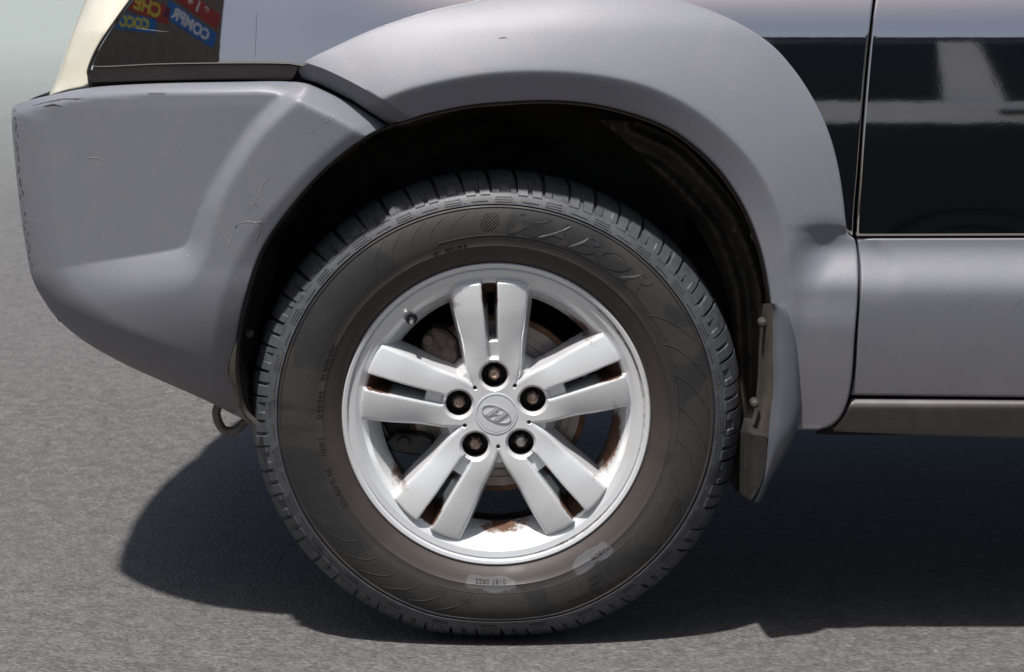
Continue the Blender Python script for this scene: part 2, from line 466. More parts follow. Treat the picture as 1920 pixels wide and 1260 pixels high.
FLARE_CUT = np.array([(552, 143), (566, 147), (600, 158), (660, 188), (737, 238)], float)
FLARE_CUT2 = spline([(575, 118), (610, 130), (680, 165), (765, 216)])
def flare_y(Q):
    dl = dist_poly(Q, ARCH_F); dc = dist_poly(Q, FLARE_CREASE, True); do = dist_poly(Q, FLARE_OUT)
    outside = -dc                          # positive beyond the crease
    yf = fender_y(Q) - 0.006
    yf = np.where(Q[:, 1] > 430, -0.010, yf)
    t = np.clip(outside / (outside + do + 1e-6), 0, 1)
    fade = 1 - sm(Q[:, 1], 380, 560)
    ridge = -0.046
    y_out = ridge + (yf - ridge) * (0.9 * t + 0.1 * t ** 2)
    y_in = ridge + 0.015 * np.clip(-outside / 55.0, 0, 1.3)
    yy = np.where(outside > 0, y_out, y_in)
    k = 10.0
    # soft crest
    yy = yy + 0.0005 * np.exp(-(outside / 3.0) ** 2)
    # low rear part: the shelf that runs on from the door cladding
    shelf = -0.010 - 0.030 * sm(Q[:, 1], 452, 548)
    w = sm(Q[:, 0] + 0.25 * (Q[:, 1] - 450), 1480, 1580) * sm(Q[:, 1], 400, 470)
    yy = yy * (1 - w) + shelf * w
    low = sm(Q[:, 1], 560, 640)
    yy = yy * (1 - low) + (-0.044 + 0.026 * np.clip((Q[:, 1] - 560) / 240, 0, 1) ** 1.3) * low
    # forward cut edge, folded under towards the bumper
    cut = dist_poly(Q, FLARE_CUT); cut2 = dist_poly(Q, FLARE_CUT2, True)
    yy = yy + 0.034 * np.where(cut2 > 0, np.clip(cut2 / (cut + cut2 + 1e-6), 0, 1), 0) * (Q[:, 0] < 770) * (Q[:, 1] < 245)
    return yy + plan_y(Q[:, 0]) * (Q[:, 1] < 300)

BUMP_TOP = spline([(22, 204), (30, 196), (60, 187), (100, 178), (150, 168), (200, 162), (300, 157), (450, 154), (545, 153), (572, 158), (605, 170), (660, 196), (727, 236)])
BUMP_LOW = spline([(478, 797), (440, 778), (380, 748), (300, 713), (230, 681), (160, 641), (110, 600), (80, 560), (60, 520), (47, 455), (35, 370), (27, 290), (22, 230)])
BUMP_CREASE = spline([(70, 512), (130, 500), (220, 486), (300, 473), (340, 464), (352, 452), (362, 425), (376, 385), (396, 345), (428, 290), (475, 225), (545, 158)])
BUMP_CREASE2 = spline([(700, 226), (640, 262), (575, 320), (520, 380), (470, 440), (435, 505), (412, 570), (402, 640), (402, 700), (412, 752), (440, 782)])
BUMP_SIL = np.vstack([spline([(440, 778), (380, 748), (300, 713), (230, 681), (160, 641), (110, 600), (80, 560), (60, 520), (47, 455), (35, 370), (27, 290), (22, 230), (22, 204), (30, 196)])])

def bumper_y(Q):
    x, y = Q[:, 0], Q[:, 1]
    yy = -0.018 + plan_y(x)
    sd = dist_poly(Q, BUMP_CREASE, True)        # positive below / behind the crease
    wlow = sm(-x, -420, -330)                    # 1 on the low branch
    width = 34 + 50 * wlow
    yy = yy - 0.020 * sm(sd, 0, 1) * 0 - 0.026 * sm(x, 60, 270) * ((1 - wlow) * sm(np.clip(sd, 0, None) / width, 0, 1) + wlow * (1 - (1 - np.clip(sd / width, 0, 1)) ** 2))
    # the lower band rolls under
    yy = yy + 0.085 * np.clip((y - 520) / 270, 0, 1.2) ** 1.8 + 0.012 * np.clip((y - 200) / 300, 0, 1)
    # undercut band beside the wheel opening
    s2 = dist_poly(Q, BUMP_CREASE2, True)
    yy = yy + 0.011 * np.clip(-s2 / 45.0, 0, 1.2)
    # nose roll
    e = np.clip(dist_poly(Q, BUMP_SIL) / 70.0, 0, 1)
    yy = yy + 0.075 * (1 - np.sqrt(np.clip(1 - (1 - e) ** 2, 0, 1)))
    # top shelf facing the sky
    wd = 16 + 22 * sm(x, 480, 600)
    t = np.clip(1 - dist_poly(Q, BUMP_TOP) / wd, 0, 1)
    yy = yy + (0.030 + 0.012 * sm(x, 480, 600)) * t ** 1.15
    return yy

# ------------------------------------------------------------------ the car
car = empty('car', (0, 0, 0))
tag(car, 'dark car with grey plastic cladding, seen close at its front wheel', 'car')

panel('front_bumper', np.vstack([BUMP_TOP[:-1], ARCH_B[::-1][:-1], BUMP_LOW]), bumper_y, M['clad'], car, spacing=8, er=3.0, thick=0.02, extra=(BUMP_CREASE[BUMP_CREASE[:, 0] < 380],))

flare_outline = np.vstack([FLARE_OUT, [(1500, 806)], ARCH_F[::-1][:-1], [(737, 238), (660, 188), (600, 158), (566, 147)]])
panel('arch_flare', flare_outline, flare_y, M['clad'], car, spacing=8, er=3.5, thick=0.02, extra=(FLARE_CREASE[FLARE_CREASE[:, 1] < 560], FLARE_CUT2))

fender_outline = np.vstack([spline([(1700, -260), (1660, -120), (1640, -20), (1630, 60), (1621, 150), (1614, 240), (1607, 330), (1601, 400), (1599, 443)]),
                            [(1586, 432), (1560, 380), (1500, 250)], [(1380, 120), (1180, 40), (960, 30), (760, 70), (640, 102), (592, 120)],
                            spline([(566, 124), (540, 120), (450, 119), (300, 121), (178, 126), (172, 122), (187, 90), (215, 45), (247, 0), (330, -110), (450, -230)])])
panel('fender', fender_outline, fender_y, M['paint'], car, spacing=10, er=2.0, thick=0.012)

M['edge_reflection'] = simple('brown_grey_reflection', (0.062, 0.054, 0.048), 0.6, nscale=20, namp=0.15, bscale=500, bstr=0.1)  # dark reflection along the fender's lower edge, painted as a matte strip
panel('fender_reflection_strip', np.vstack([spline([(170, 132), (178, 127), (300, 122), (450, 120), (540, 121), (560, 124)]), spline([(553, 141), (545, 151), (450, 149), (300, 151), (172, 154), (167, 150)])]),
      lambda Q: fender_y(Q) + 0.003 + 0.016 * sm(Q[:, 1], 122, 158), M['edge_reflection'], car, spacing=8, er=2.0, thick=0.02)
def door_y(Q):
    q = Q.copy(); q[:, 0] = 1200
    return fender_y(q) - 0.002
door_outline = [(1707, -260), (1667, -120), (1645, -20), (1636, 40), (1627, 130), (1618, 240), (1612, 330), (1607, 400), (1605, 443), (2500, 440), (2500, -260)]
door_outline = np.vstack([spline(door_outline[:9]), door_outline[9:]])
door = panel('door', door_outline, door_y, M['paint'], car, spacing=10, er=3.0, thick=0.012)

def clad_y(Q):
    x, y = Q[:, 0], Q[:, 1]
    yy = -0.012 - 0.026 * sm(y, 452, 552) + 0.022 * np.clip((y - 556) / 190, 0, 1) ** 1.3
    # shallow arc pressed in near its leading end
    c = spline([(1640, 446), (1672, 470), (1690, 505), (1697, 560)])
    sd = dist_poly(Q, c, True)
    return yy + 0.0025 * sm(sd, -2, 26) * (1 - sm(y, 500, 580)) * sm(1800 - x, 0, 80)
panel('door_cladding', np.vstack([spline([(1607, 447), (1613, 500), (1613, 560), (1607, 640), (1603, 700), (1596, 741)]), [(2500, 752), (2500, 445)]]), clad_y, M['clad'], door, spacing=9, er=3.5, thick=0.02)

M['sill'] = cladding_mat('grey_sill_plastic', (0.048, 0.047, 0.049))
def sill_y(Q):
    y = Q[:, 1]
    return -0.022 + 0.035 * np.clip((y - 752) / 70, 0, 1) ** 1.8 + 0.010 * np.clip(1 - (y - 745) / 14, 0, 1)
panel('sill', np.vstack([[(1597, 747), (2500, 757), (2500, 826), (1930, 822), (1700, 815), (1562, 809)], spline([(1562, 803), (1580, 783), (1592, 762)])]), sill_y, M['sill'], car, spacing=7, er=3.0, thick=0.05)

# dark seams behind the panel gaps
panel('panel_gap', [(176, 120), (560, 120), (690, 190), (742, 230), (736, 244), (560, 180), (172, 176), (166, 160)], lambda Q: 0.032 + plan_y(Q[:, 0]), M['gap'], car, spacing=20, er=1, thick=0.003)
panel('panel_gap', [(1690, -260), (1625, 60), (1596, 380), (1580, 500), (1585, 650), (1530, 815), (2500, 822), (2500, 700), (1640, 720), (1640, 380), (1670, 60), (1740, -260)],
      lambda Q: np.where(Q[:, 1] > 400, 0.022, fender_y(np.stack([Q[:, 0] * 0 + 1200, Q[:, 1]], -1)) + 0.02), M['gap'], car, spacing=20, er=1, thick=0.003)

# headlight wrapping round the nose
M['lamp'] = simple('warm_clear_lamp', (0.82, 0.77, 0.64), 0.12, 0.3, nscale=8, namp=0.12, bstr=0.02)
def lamp_y(Q):
    L_ = spline([(245, -110), (190, -60), (160, 0), (140, 50), (122, 100), (106, 150), (92, 178)])
    e = np.clip(dist_poly(Q, L_) / 75, 0, 1)
    return plan_y(Q[:, 0]) + 0.018 + 0.10 * (1 - np.sqrt(np.clip(1 - (1 - e) ** 2, 0, 1))) + 0.03 * np.clip((60 - Q[:, 1]) / 100, 0, 3)
lamp_outline = np.vstack([spline([(92, 178), (106, 150), (122, 100), (140, 50), (160, 0), (190, -60), (245, -110)]), spline([(400, -200), (326, -110), (243, 0), (210, 45), (180, 92), (163, 135), (165, 158), (130, 168)])])
hl = panel('headlight', lamp_outline, lamp_y, M['lamp'], car, spacing=7, er=3.0, thick=0.03)
tube('lamp_seal', [unproj(x, y, float(plan_y(x)) + 0.012 + 0.03 * max(0, (60 - y) / 100)) for x, y in spline([(330, -118), (247, -4), (213, 44), (183, 90), (166, 134), (167, 156)], step=12)], 0.0018, M['black_plastic'], hl, 8)

# body core: underbody, nose and far side, so that the car has its depth and its shadow
def core():
    xs = [(-0.52, 0.34), (-0.64, 0.50), (-0.69, 0.75), (-0.72, 0.95), (-0.715, 1.15), (-0.68, 1.4), (-0.60, 1.6), (-0.45, 1.72), (0, 1.78), (3.3, 1.78), (3.3, 0.065), (0.55, 0.065), (0.52, 0.34)]
    zs = [0.335, 0.37, 0.5, 0.8, 0.97]
    V, F = [], []; n = len(xs)
    for k, z in enumerate(zs):
        for (x, y) in xs:
            sh = {0: 0.10, 1: 0.05, 2: 0.0, 3: 0.02, 4: 0.10}[k] if x < -0.4 else 0.0
            V.append((x + sh, y, z))
    for k in range(len(zs) - 1):
        for i in range(n):
            j = (i + 1) % n
            F.append((k * n + i, (k + 1) * n + i, (k + 1) * n + j, k * n + j))
    F.append(tuple(range(n))); F.append(tuple(reversed([(len(zs) - 1) * n + i for i in range(n)])))
    return mesh_obj('body', V, F, M['under'], car, False)
core()
IF = [(-0.63, 0.50), (-0.60, 0.27), (-0.50, 0.17), (-0.40, 0.125), (-0.25, 0.075), (0.5, 0.06), (0.5, 0.5)]
mesh_obj('fender_light_block', [(x, y, 0.825) for x, y in IF] + [(x, y, 0.96) for x, y in IF], [tuple(range(7)), tuple(range(13, 6, -1))] + [(i, 7 + i, 7 + (i + 1) % 7, (i + 1) % 7) for i in range(7)], M['under'], car, False)  # unseen block, added to stop sun leaking in behind the fender
V, F = box_mesh([(0.405, 3.3, 0.004, 0.10, 0.325, 0.36)])
mesh_obj('sill_light_block', V, F, M['under'], car, False)  # hidden box behind the sill, added to close a sunlit gap in the shadow
# bonnet and nose sheet
hood = []
for y in np.linspace(0.12, 1.70, 14):
    row = []
    for x in np.linspace(-0.56, 1.0, 16):
        row.append((x, y, 0.985 + 0.06 * math.sin((x + 0.56) / 1.56 * 1.4) - 0.05 * abs((y - 0.9) / 0.8) ** 3))
    hood.append(row)
grid_obj('bonnet', np.array(hood), M['paint'], car)
sil = spline([(112, 604), (80, 560), (60, 520), (47, 455), (35, 370), (27, 290), (22, 230), (22, 206)], step=20)
S0 = unproj(sil[:, 0], sil[:, 1], bumper_y(sil) + 0.004)
nose = []
for s_ in np.linspace(0, 1, 12):
    y = 1.5 * s_
    row = S0.copy(); row[:, 1] += y
    row[:, 0] += 0.16 * max(0, s_ - 0.0) ** 2.2 - 0.045 * math.sin(min(1, s_ * 1.6) * math.pi) * 0.6
    row[:, 2] -= 0.0
    nose.append(row)
cap = np.array([[r[-1] + np.array([0.012, 0, -0.025]), np.array([-0.45, max(r[-1][1], 0.10), r[-1][2] - 0.02])] for r in nose])
cap[0, :, 1] -= 0.05
bt = BUMP_TOP[(BUMP_TOP[:, 0] > 34) & (BUMP_TOP[:, 0] < 560)]
b0 = unproj(bt[:, 0], bt[:, 1] + 9, bumper_y(bt) + 0.014); b1 = b0.copy(); b1[:, 1] += 0.30; b1[:, 2] -= 0.012; b1[:, 0] += 0.03
grid_obj('bumper_light_block', np.array([b0, b1]), M['under'], car)  # added sheet behind the bumper top, closes a leak of sunlight
grid_obj('bumper_light_block', cap, M['under'], car)  # second added sheet, keeps sunlight out of the nose shadow
grid_obj('front_bumper_face', np.array(nose), M['clad'], car, flip=True)

# wheel arch liner with folds
WC = unproj(930.5, 781, 0.012)                     # wheel centre (front plane of the rim)
WX, WZ = float(WC[0]), float(WC[2])
A3 = unproj(ARCH[:, 0], ARCH[:, 1], -0.012)
depths = [0.0, 0.010, 0.020, 0.03, 0.045, 0.06, 0.08, 0.10, 0.12, 0.14, 0.17, 0.20, 0.24, 0.28, 0.32, 0.36]
ln = []
cxz = np.array([WX, WZ])
for k, dd in enumerate(depths):
    row = A3.copy(); v = row[:, [0, 2]] - cxz; r = np.linalg.norm(v, axis=1); th = np.arctan2(v[:, 1], v[:, 0])
    off = [-0.001, -0.004, -0.004, 0.008, 0.014, 0.004, 0.0, 0.012, 0.0, -0.012, -0.016, -0.008, -0.014, -0.03, -0.06, -0.11][k]
    off = off + 0.004 * np.sin(th * 23 + k * 0.7) * (k > 3) + 0.006 * np.sin(th * 7 + k * 0.5) * (k > 4)
    rr = (r + off) / r
    row[:, 0] = WX + v[:, 0] * rr; row[:, 2] = WZ + v[:, 1] * rr; row[:, 1] = -0.012 + dd
    ln.append(row)
liner = grid_obj('wheel_arch_liner', np.array(ln), M['liner'], car, angle=R(40))
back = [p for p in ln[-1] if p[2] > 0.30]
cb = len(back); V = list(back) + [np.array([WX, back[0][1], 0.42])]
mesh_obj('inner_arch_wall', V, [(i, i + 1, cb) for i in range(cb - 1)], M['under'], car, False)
# thin return lip round the opening
lipm = simple('dusty_lip_edge', (0.06, 0.05, 0.042), 0.7, nscale=40, namp=0.5)
lp = ARCH_F[(ARCH_F[:, 0] > 745) & (ARCH_F[:, 1] < 800)]
La, Lb = [], []
for p in lp:
    v = np.array([930 - p[0], 640 - p[1]]); v = v / np.linalg.norm(v)
    La.append(unproj(p[0] - v[0] * 1, p[1] - v[1] * 1, -0.006)); Lb.append(unproj(p[0] + v[0] * 6.5, p[1] + v[1] * 6.5, 0.0))
grid_obj('lip_flange', np.array([La, Lb, [q + np.array([0, .012, 0]) for q in Lb]]), lipm, car, angle=R(40))
# liner fasteners
for (px, py, Y, rad, mt) in ((1418, 441, 0.004, 0.0085, M['dirty_brown']), (1378, 430, 0.05, 0.0045, M['dirty_brown']), (468, 625, 0.03, 0.006, M['dirty_brown'])):
    c = unproj(px, py, Y)
    revolve('liner_clip', [(0.0001, -0.005), (rad * 0.5, -0.0045), (rad * 0.62, -0.002), (rad, -0.0015), (rad, 0.004)], c, mt, car, 16)

# scuffs and scratches on the plastic and the paint
M['scuff'] = simple('pale_scuff', (0.23, 0.225, 0.225), 0.7, nscale=300, namp=0.5)
M['scrape'] = simple('dark_scrape', (0.045, 0.04, 0.038), 0.8, nscale=300, namp=0.6)
def scratch(pts, w, yfun, mat, lift=0.00035):
    P = resample(np.array(pts, float), 3); V, F = [], []
    tg = np.gradient(P, axis=0); tg /= np.linalg.norm(tg, axis=1)[:, None] + 1e-9; nn = np.stack([-tg[:, 1], tg[:, 0]], -1)
    n = len(P); wv = w * np.sin(np.linspace(0.1, math.pi - 0.1, n)) * (0.6 + 0.4 * np.random.rand(n))
    A_ = P + nn * wv[:, None] / 2; B_ = P - nn * wv[:, None] / 2
    WA = unproj(A_[:, 0], A_[:, 1], yfun(A_) - lift); WB = unproj(B_[:, 0], B_[:, 1], yfun(B_) - lift); WM = unproj(P[:, 0], P[:, 1], yfun(P) - lift)
    grid_obj('scratch', np.array([WA, WM, WB]), mat, car)
for pts, w, mt in (([(158, 299), (172, 295), (186, 296), (200, 302)], 3.0, M['scuff']), ([(512, 318), (494, 345), (482, 370), (468, 392), (455, 408)], 1.6, M['scuff']), ([(440, 432), (430, 452), (424, 476)], 2.0, M['scuff']),
                   ([(446, 420), (462, 415), (480, 417), (497, 414)], 3.5, M['scuff']), ([(486, 420), (484, 436), (478, 452)], 3.0, M['scuff']), ([(445, 421), (441, 428)], 3.0, M['scrape']),
                   ([(582, 248), (604, 232), (632, 218)], 1.3, M['scuff']), ([(60, 198), (85, 192), (115, 186), (160, 184)], 3.4, M['scrape']), ([(80, 200), (98, 196), (116, 199)], 4.0, M['scrape']),
                   ([(60, 418), (72, 418), (84, 420)], 1.3, M['scuff']), ([(36, 422), (52, 427)], 1.3, M['scuff']), ([(350, 479), (358, 480)], 2.6, M['scuff']), ([(478, 382), (482, 390)], 2.0, M['scrape'])):
    scratch(pts, w, bumper_y, mt)
for k in range(22):      # clustered rubs near the wheel opening
    cx_, cy_ = random.choice([(468, 425), (448, 440), (512, 330), (600, 236)]); cx_ += random.gauss(0, 11); cy_ += random.gauss(0, 11)
    an = random.gauss(-0.95, 0.25); ll = random.uniform(3, 13)
    scratch([(cx_, cy_), (cx_ + math.cos(an) * ll, cy_ + math.sin(an) * ll)], random.uniform(0.7, 1.8), bumper_y, M['scuff'])
for k in range(26):      # worn speckles down the nose edge
    y = 205 + k * 11.5 + random.uniform(-3, 3); x = float(np.interp(y, [204, 290, 370, 455, 520], [25, 30, 38, 50, 63])) + random.uniform(0, 5)
    scratch([(x, y), (x + random.uniform(-1, 3), y + random.uniform(5, 13))], random.uniform(2, 4.5), bumper_y, M['scrape'])
scratch([(481, 20), (480, 60), (478, 112)], 0.9, fender_y, M['scrape'], 0.0004)
scratch([(250, 52), (280, 56), (318, 60)], 1.0, fender_y, M['scuff'], 0.0004)
scratch([(935, 72), (948, 70), (952, 73)], 2.2, flare_y, M['scrape']); scratch([(1326, 78), (1336, 75)], 2.2, flare_y, M['scuff'])
scratch([(1885, 588), (1905, 570), (1930, 552)], 1.4, clad_y, M['scuff'])

# mud flap behind the wheel
rows = [(569, 1425, 1447, 1462), (573, 1423, 1448, 1476), (590, 1423, 1449, 1488), (620, 1423, 1449, 1497), (680, 1422, 1449, 1502), (730, 1419, 1450, 1503), (780, 1412, 1444, 1502), (819, 1398, 1441, 1490), (850, 1392, 1438, 1473), (880, 1390, 1432, 1456), (907, 1395, 1425, 1441), (928, 1400, 1418, 1432), (942, 1402, 1411, 1423)]
rw = spline([(r[0], r[1]) for r in rows], step=12); rv = spline([(r[0], r[2]) for r in rows], step=12); ru = spline([(r[0], r[3]) for r in rows], step=12)
ys = np.arange(569, 943, 11.0); ys[-1] = 942
g1, g2 = [], []
for y in ys:
    xi = np.interp(y, rw[:, 0], rw[:, 1]); xr = np.interp(y, rv[:, 0], rv[:, 1]); xo = np.interp(y, ru[:, 0], ru[:, 1])
    lean = 0.02 * sm(np.array([y]), 800, 942)[0]
    r2 = []
    for t in np.linspace(0, 1, 9):
        x = xr + (xo - xr) * t
        r2.append(unproj(x, y, -0.050 + 0.004 * (1 - t) ** 6 * 3 + 0.012 * t ** 2 + 0.014 * t ** 10 + lean))
    r2.append(unproj(xo + 0.5, y, -0.018 + lean))
    g2.append(r2)
    r1 = []
    for t in np.linspace(0, 1, 7):
        x = xi + (xr - xi) * t
        r1.append(unproj(x, y, -0.038 + 0.085 * (1 - t) + lean - 0.012 * math.sin(t * math.pi)))
    g1.append(r1)
flap = grid_obj('mud_flap', np.array(g2), M['flap'], car, angle=R(50))
fr = grid_obj('mud_flap_flange', np.array([r for r, y in zip(g1, ys) if y < 826]), M['dirty_brown'], flap, angle=R(50))
for (px, py) in ((1431, 607), (1416, 758)):
    c = unproj(px, py, -0.012)
    revolve('screw', [(0.0001, -0.001), (0.003, -0.0008), (0.004, 0.0), (0.0060, 0.0015), (0.0065, 0.02)], c, M['liner'], flap, 14)
panel('mud_flap_lower', np.vstack([spline([(1372, 805), (1366, 850), (1362, 885), (1367, 902), (1382, 922), (1409, 943)]), spline([(1425, 918), (1438, 880), (1441, 815)])]),
      lambda Q: -0.034 + 0.10 * sm(1412 - Q[:, 0], 0, 34), simple('dirty_black_flap', (0.006, 0.0055, 0.005), 0.8, nscale=26, namp=0.8, bscale=120, bstr=0.4), flap, spacing=9, er=4, thick=0.10)
V, F = box_mesh([(0.340, 0.366, 0.0, 0.10, 0.262, 0.300)])
mesh_obj('flap_light_block', V, F, M['under'], flap, False)  # added box behind the flap, blocks a fleck of sun on the ground
# dark liner extension between the tyre and the flap
SK = spline([(1441, 850), (1440, 560), (1422, 475), (1388, 395), (1342, 335), (1272, 265), (1195, 228)])
panel('liner_fold', np.vstack([spline([(1120, 222), (1200, 290), (1268, 368), (1326, 458), (1360, 540), (1376, 640), (1374, 760), (1364, 850)]), SK]),
      lambda Q: 0.075 + 0.0005 * dist_poly(Q, SK) + 0.013 * np.sin(dist_poly(Q, SK) * 0.15 + 0.004 * Q[:, 1]), M['liner'], car, spacing=6, er=2, thick=0.01)

# tow hook under the bumper
hp = [(416, 750), (406, 770), (409, 790), (420, 806), (436, 808), (450, 800), (462, 788), (476, 790)]
tube('tow_hook', [unproj(x, y, 0.22) for x, y in spline(hp, step=5)], 0.0068, simple('worn_hook_steel', (0.16, 0.14, 0.12), 0.6, 0.2, nscale=80, namp=0.3), car, 10)

# ------------------------------------------------------------------ the wheel
wheel = empty('wheel', (0, 0, 0), car)
A_PAIR = [R(93 + 72 * k) for k in range(5)]
PX = 1 / 1300.0
NT = 1500
th = np.linspace(0, 2 * math.pi, NT, endpoint=False)
rad = np.concatenate([np.linspace(8, 100, 80), np.linspace(101.2, 262, 134), np.linspace(263, 294, 50)]) * PX
RR, TH = np.meshgrid(rad, th, indexing='ij')
rp = RR / PX
# rim base
def lerp(x, xs, ys, k=0):
    if not k: return np.interp(x, xs, ys)
    g_ = np.arange(-60, 360, 1.0); v_ = np.interp(g_, xs, ys); w_ = np.exp(-(np.arange(-3 * k, 3 * k + 1) / k) ** 2)
    return np.interp(x, g_, np.convolve(np.pad(v_, 3 * k, mode='edge'), w_ / w_.sum(), 'valid'))
base = lerp(rp, [0, 214, 222, 228, 236, 246, 256, 264, 268, 279, 280.5, 282, 283.5, 290, 293, 294],
                [.14, .14, .085, .064, .050, .038, .029, .0245, .0225, .0205, .0225, .0215, .0165, .0150, .0170, .024])
spoke = np.full_like(RR, 0.14)
rustm = np.zeros_like(RR)
for a in A_PAIR:
    u = RR * np.sin(TH - a) / PX * -1; vv = RR * np.cos(TH - a) / PX
    au = np.abs(u)
    w = lerp(vv, [0, 60, 90, 115, 140, 170, 200, 240, 260], [30, 44, 52, 55, 58, 64, 69, 74.5, 76], 8)
    ws = lerp(vv, [0, 95, 110, 140, 180, 220, 262], [5, 8, 10.5, 11.5, 12.5, 14, 15])
    e_out = w - au
    e_in = au - ws
    rr_end = 256 - 0.0008 * (au - 40) ** 2
    e_end = rr_end - rp
    face = lerp(vv, [0, 60, 100, 150, 200, 240, 262], [.034, .031, .027, .021, .0165, .0165, .019], 14)
    # the outer flank slopes away, a ridge next to the slot
    crown = 0.0085 * np.clip((au - ws) / np.maximum(w - ws, 1), 0, 1) ** 1.7 * sm(vv, 70, 150)
    d = face + crown
    dr = lambda e, r_, depth: np.where(e > r_, 0, np.where(e > 0, depth * 0.12 * (1 - e / r_) ** 2, depth * 0.12 + (-e) * 0.0055))
    d = d + dr(e_out, 7, 0.02)
    # slot: shallow channel near the hub, open farther out
    open_ = sm(vv, 139, 147)
    chan = 0.013 * sm(vv, 92, 112)
    slot_d = np.where(e_in < 0, np.minimum((-e_in) * 0.0085, chan + open_ * 0.13), 0) + np.where(e_in < 5, .0012 * (1 - np.clip(e_in, 0, 5) / 5) ** 2, 0) * sm(vv, 92, 112)
    d = d + np.clip(slot_d, 0, None)
    d = d + dr(e_end, 4, 0.012)
    d = np.where(vv < 0, 0.14, d)
    spoke = np.minimum(spoke, d)
    # slot floor at its outer end is open down to the barrel: rusty
    rustm = np.maximum(rustm, 1.35 * sm(-e_in, -4, 3) * sm(vv, 185, 225) * (1 - sm(rp, 246, 257)) * (vv > 0))
hubd = 0.034 + 0.004 * sm(rp, 48, 95)
hub_edge = 103.0
hub = hubd + np.where(rp > hub_edge - 6, ((rp - hub_edge + 6) * 0.0016) , 0) + np.clip(rp - 116, 0, None) * 0.004
d = smin(spoke, hub, 0.007)
# the barrel joins softly
d = smin(d, base, 0.003)
# window openings may not run closer to the hub than the photograph shows
d0 = d.copy()
# nut pockets
for a in A_PAIR:
    nx, nz = 74.3 * np.cos(a), 74.3 * np.sin(a)
    q = np.hypot(rp * np.cos(TH) - nx, rp * np.sin(TH) - nz)
    d = np.where(q < 31, np.minimum(d, 0.0335 + 0 * q) * sm(q, 0, 1) + d * (1 - sm(q, 0, 1)), d)
    d = np.where(q < 30, d + 0.0016 * (1 - sm(q, 28, 30)) + np.clip((28.5 - q) * 0.0011, 0, 0.005) + np.clip((24.5 - q) * 0.02, 0, 0.03), d)
for k in range(5):
    a = R(93 + 36 + 72 * k); q = np.hypot(rp * np.cos(TH) - 64.5 * np.cos(a), rp * np.sin(TH) - 64.5 * np.sin(a))
    d = d + np.clip((4.2 - q) * 0.006, 0, 0.018)
# rust near the window rims, strongest low and right
tdeg = np.degrees(TH) % 360
ang = lambda c, wd: np.exp(-(((tdeg - c + 180) % 360 - 180) / wd) ** 2)
edge = sm(rp, 214, 222) * (1 - sm(rp, 230, 254))
rustm = np.maximum(rustm, edge * (0.9 * ang(46, 11) + 0.5 * ang(70, 12) + 1.35 * ang(345, 17) + 0.9 * ang(273, 16) + 0.8 * ang(214, 8) + 0.6 * ang(112, 7)))
rustm = np.maximum(rustm, 0.55 * sm(rp, 277, 279) * (1 - sm(rp, 283, 285)) * np.clip(ang(20, 40) + ang(300, 30), 0, 1))
rustm = rustm * (rp > 200)
keep = (d < 0.075)
X = WX + RR * np.cos(TH); Z = WZ + RR * np.sin(TH); Yv = d + 0.0
nr = len(rad)
vid = np.arange(nr * NT).reshape(nr, NT)
K = keep
nx_ = np.roll(vid, -1, 1)
Kn = np.roll(K, -1, 1)
fm = (K[:-1] | K[1:] | Kn[:-1] | Kn[1:])
fa = np.stack([vid[:-1][fm], vid[1:][fm], nx_[1:][fm], nx_[:-1][fm]], -1)
used = np.unique(fa); remap = -np.ones(nr * NT, int); remap[used] = np.arange(len(used))
Vr = np.stack([X, np.minimum(Yv, 0.085), Z], -1).reshape(-1, 3)[used]
rim = mesh_obj('rim', Vr, remap[fa][:, ::-1], M['silver'], wheel, True, {'rust': rustm.reshape(-1)[used]})
# the barrel behind, dark and rusty inside
M['barrel'] = simple('brown_black_barrel', (0.03, 0.02, 0.014), 0.7, 0.2, nscale=25, namp=0.7, bscale=80, bstr=0.3)
revolve('rim_barrel', [(0.232, 0.028), (0.2255, 0.045), (0.185, 0.074), (0.178, 0.085), (0.176, 0.13), (0.19, 0.17), (0.205, 0.20), (0.212, 0.235), (0.22, 0.235)], (WX, 0, WZ), M['barrel'], wheel, 128)

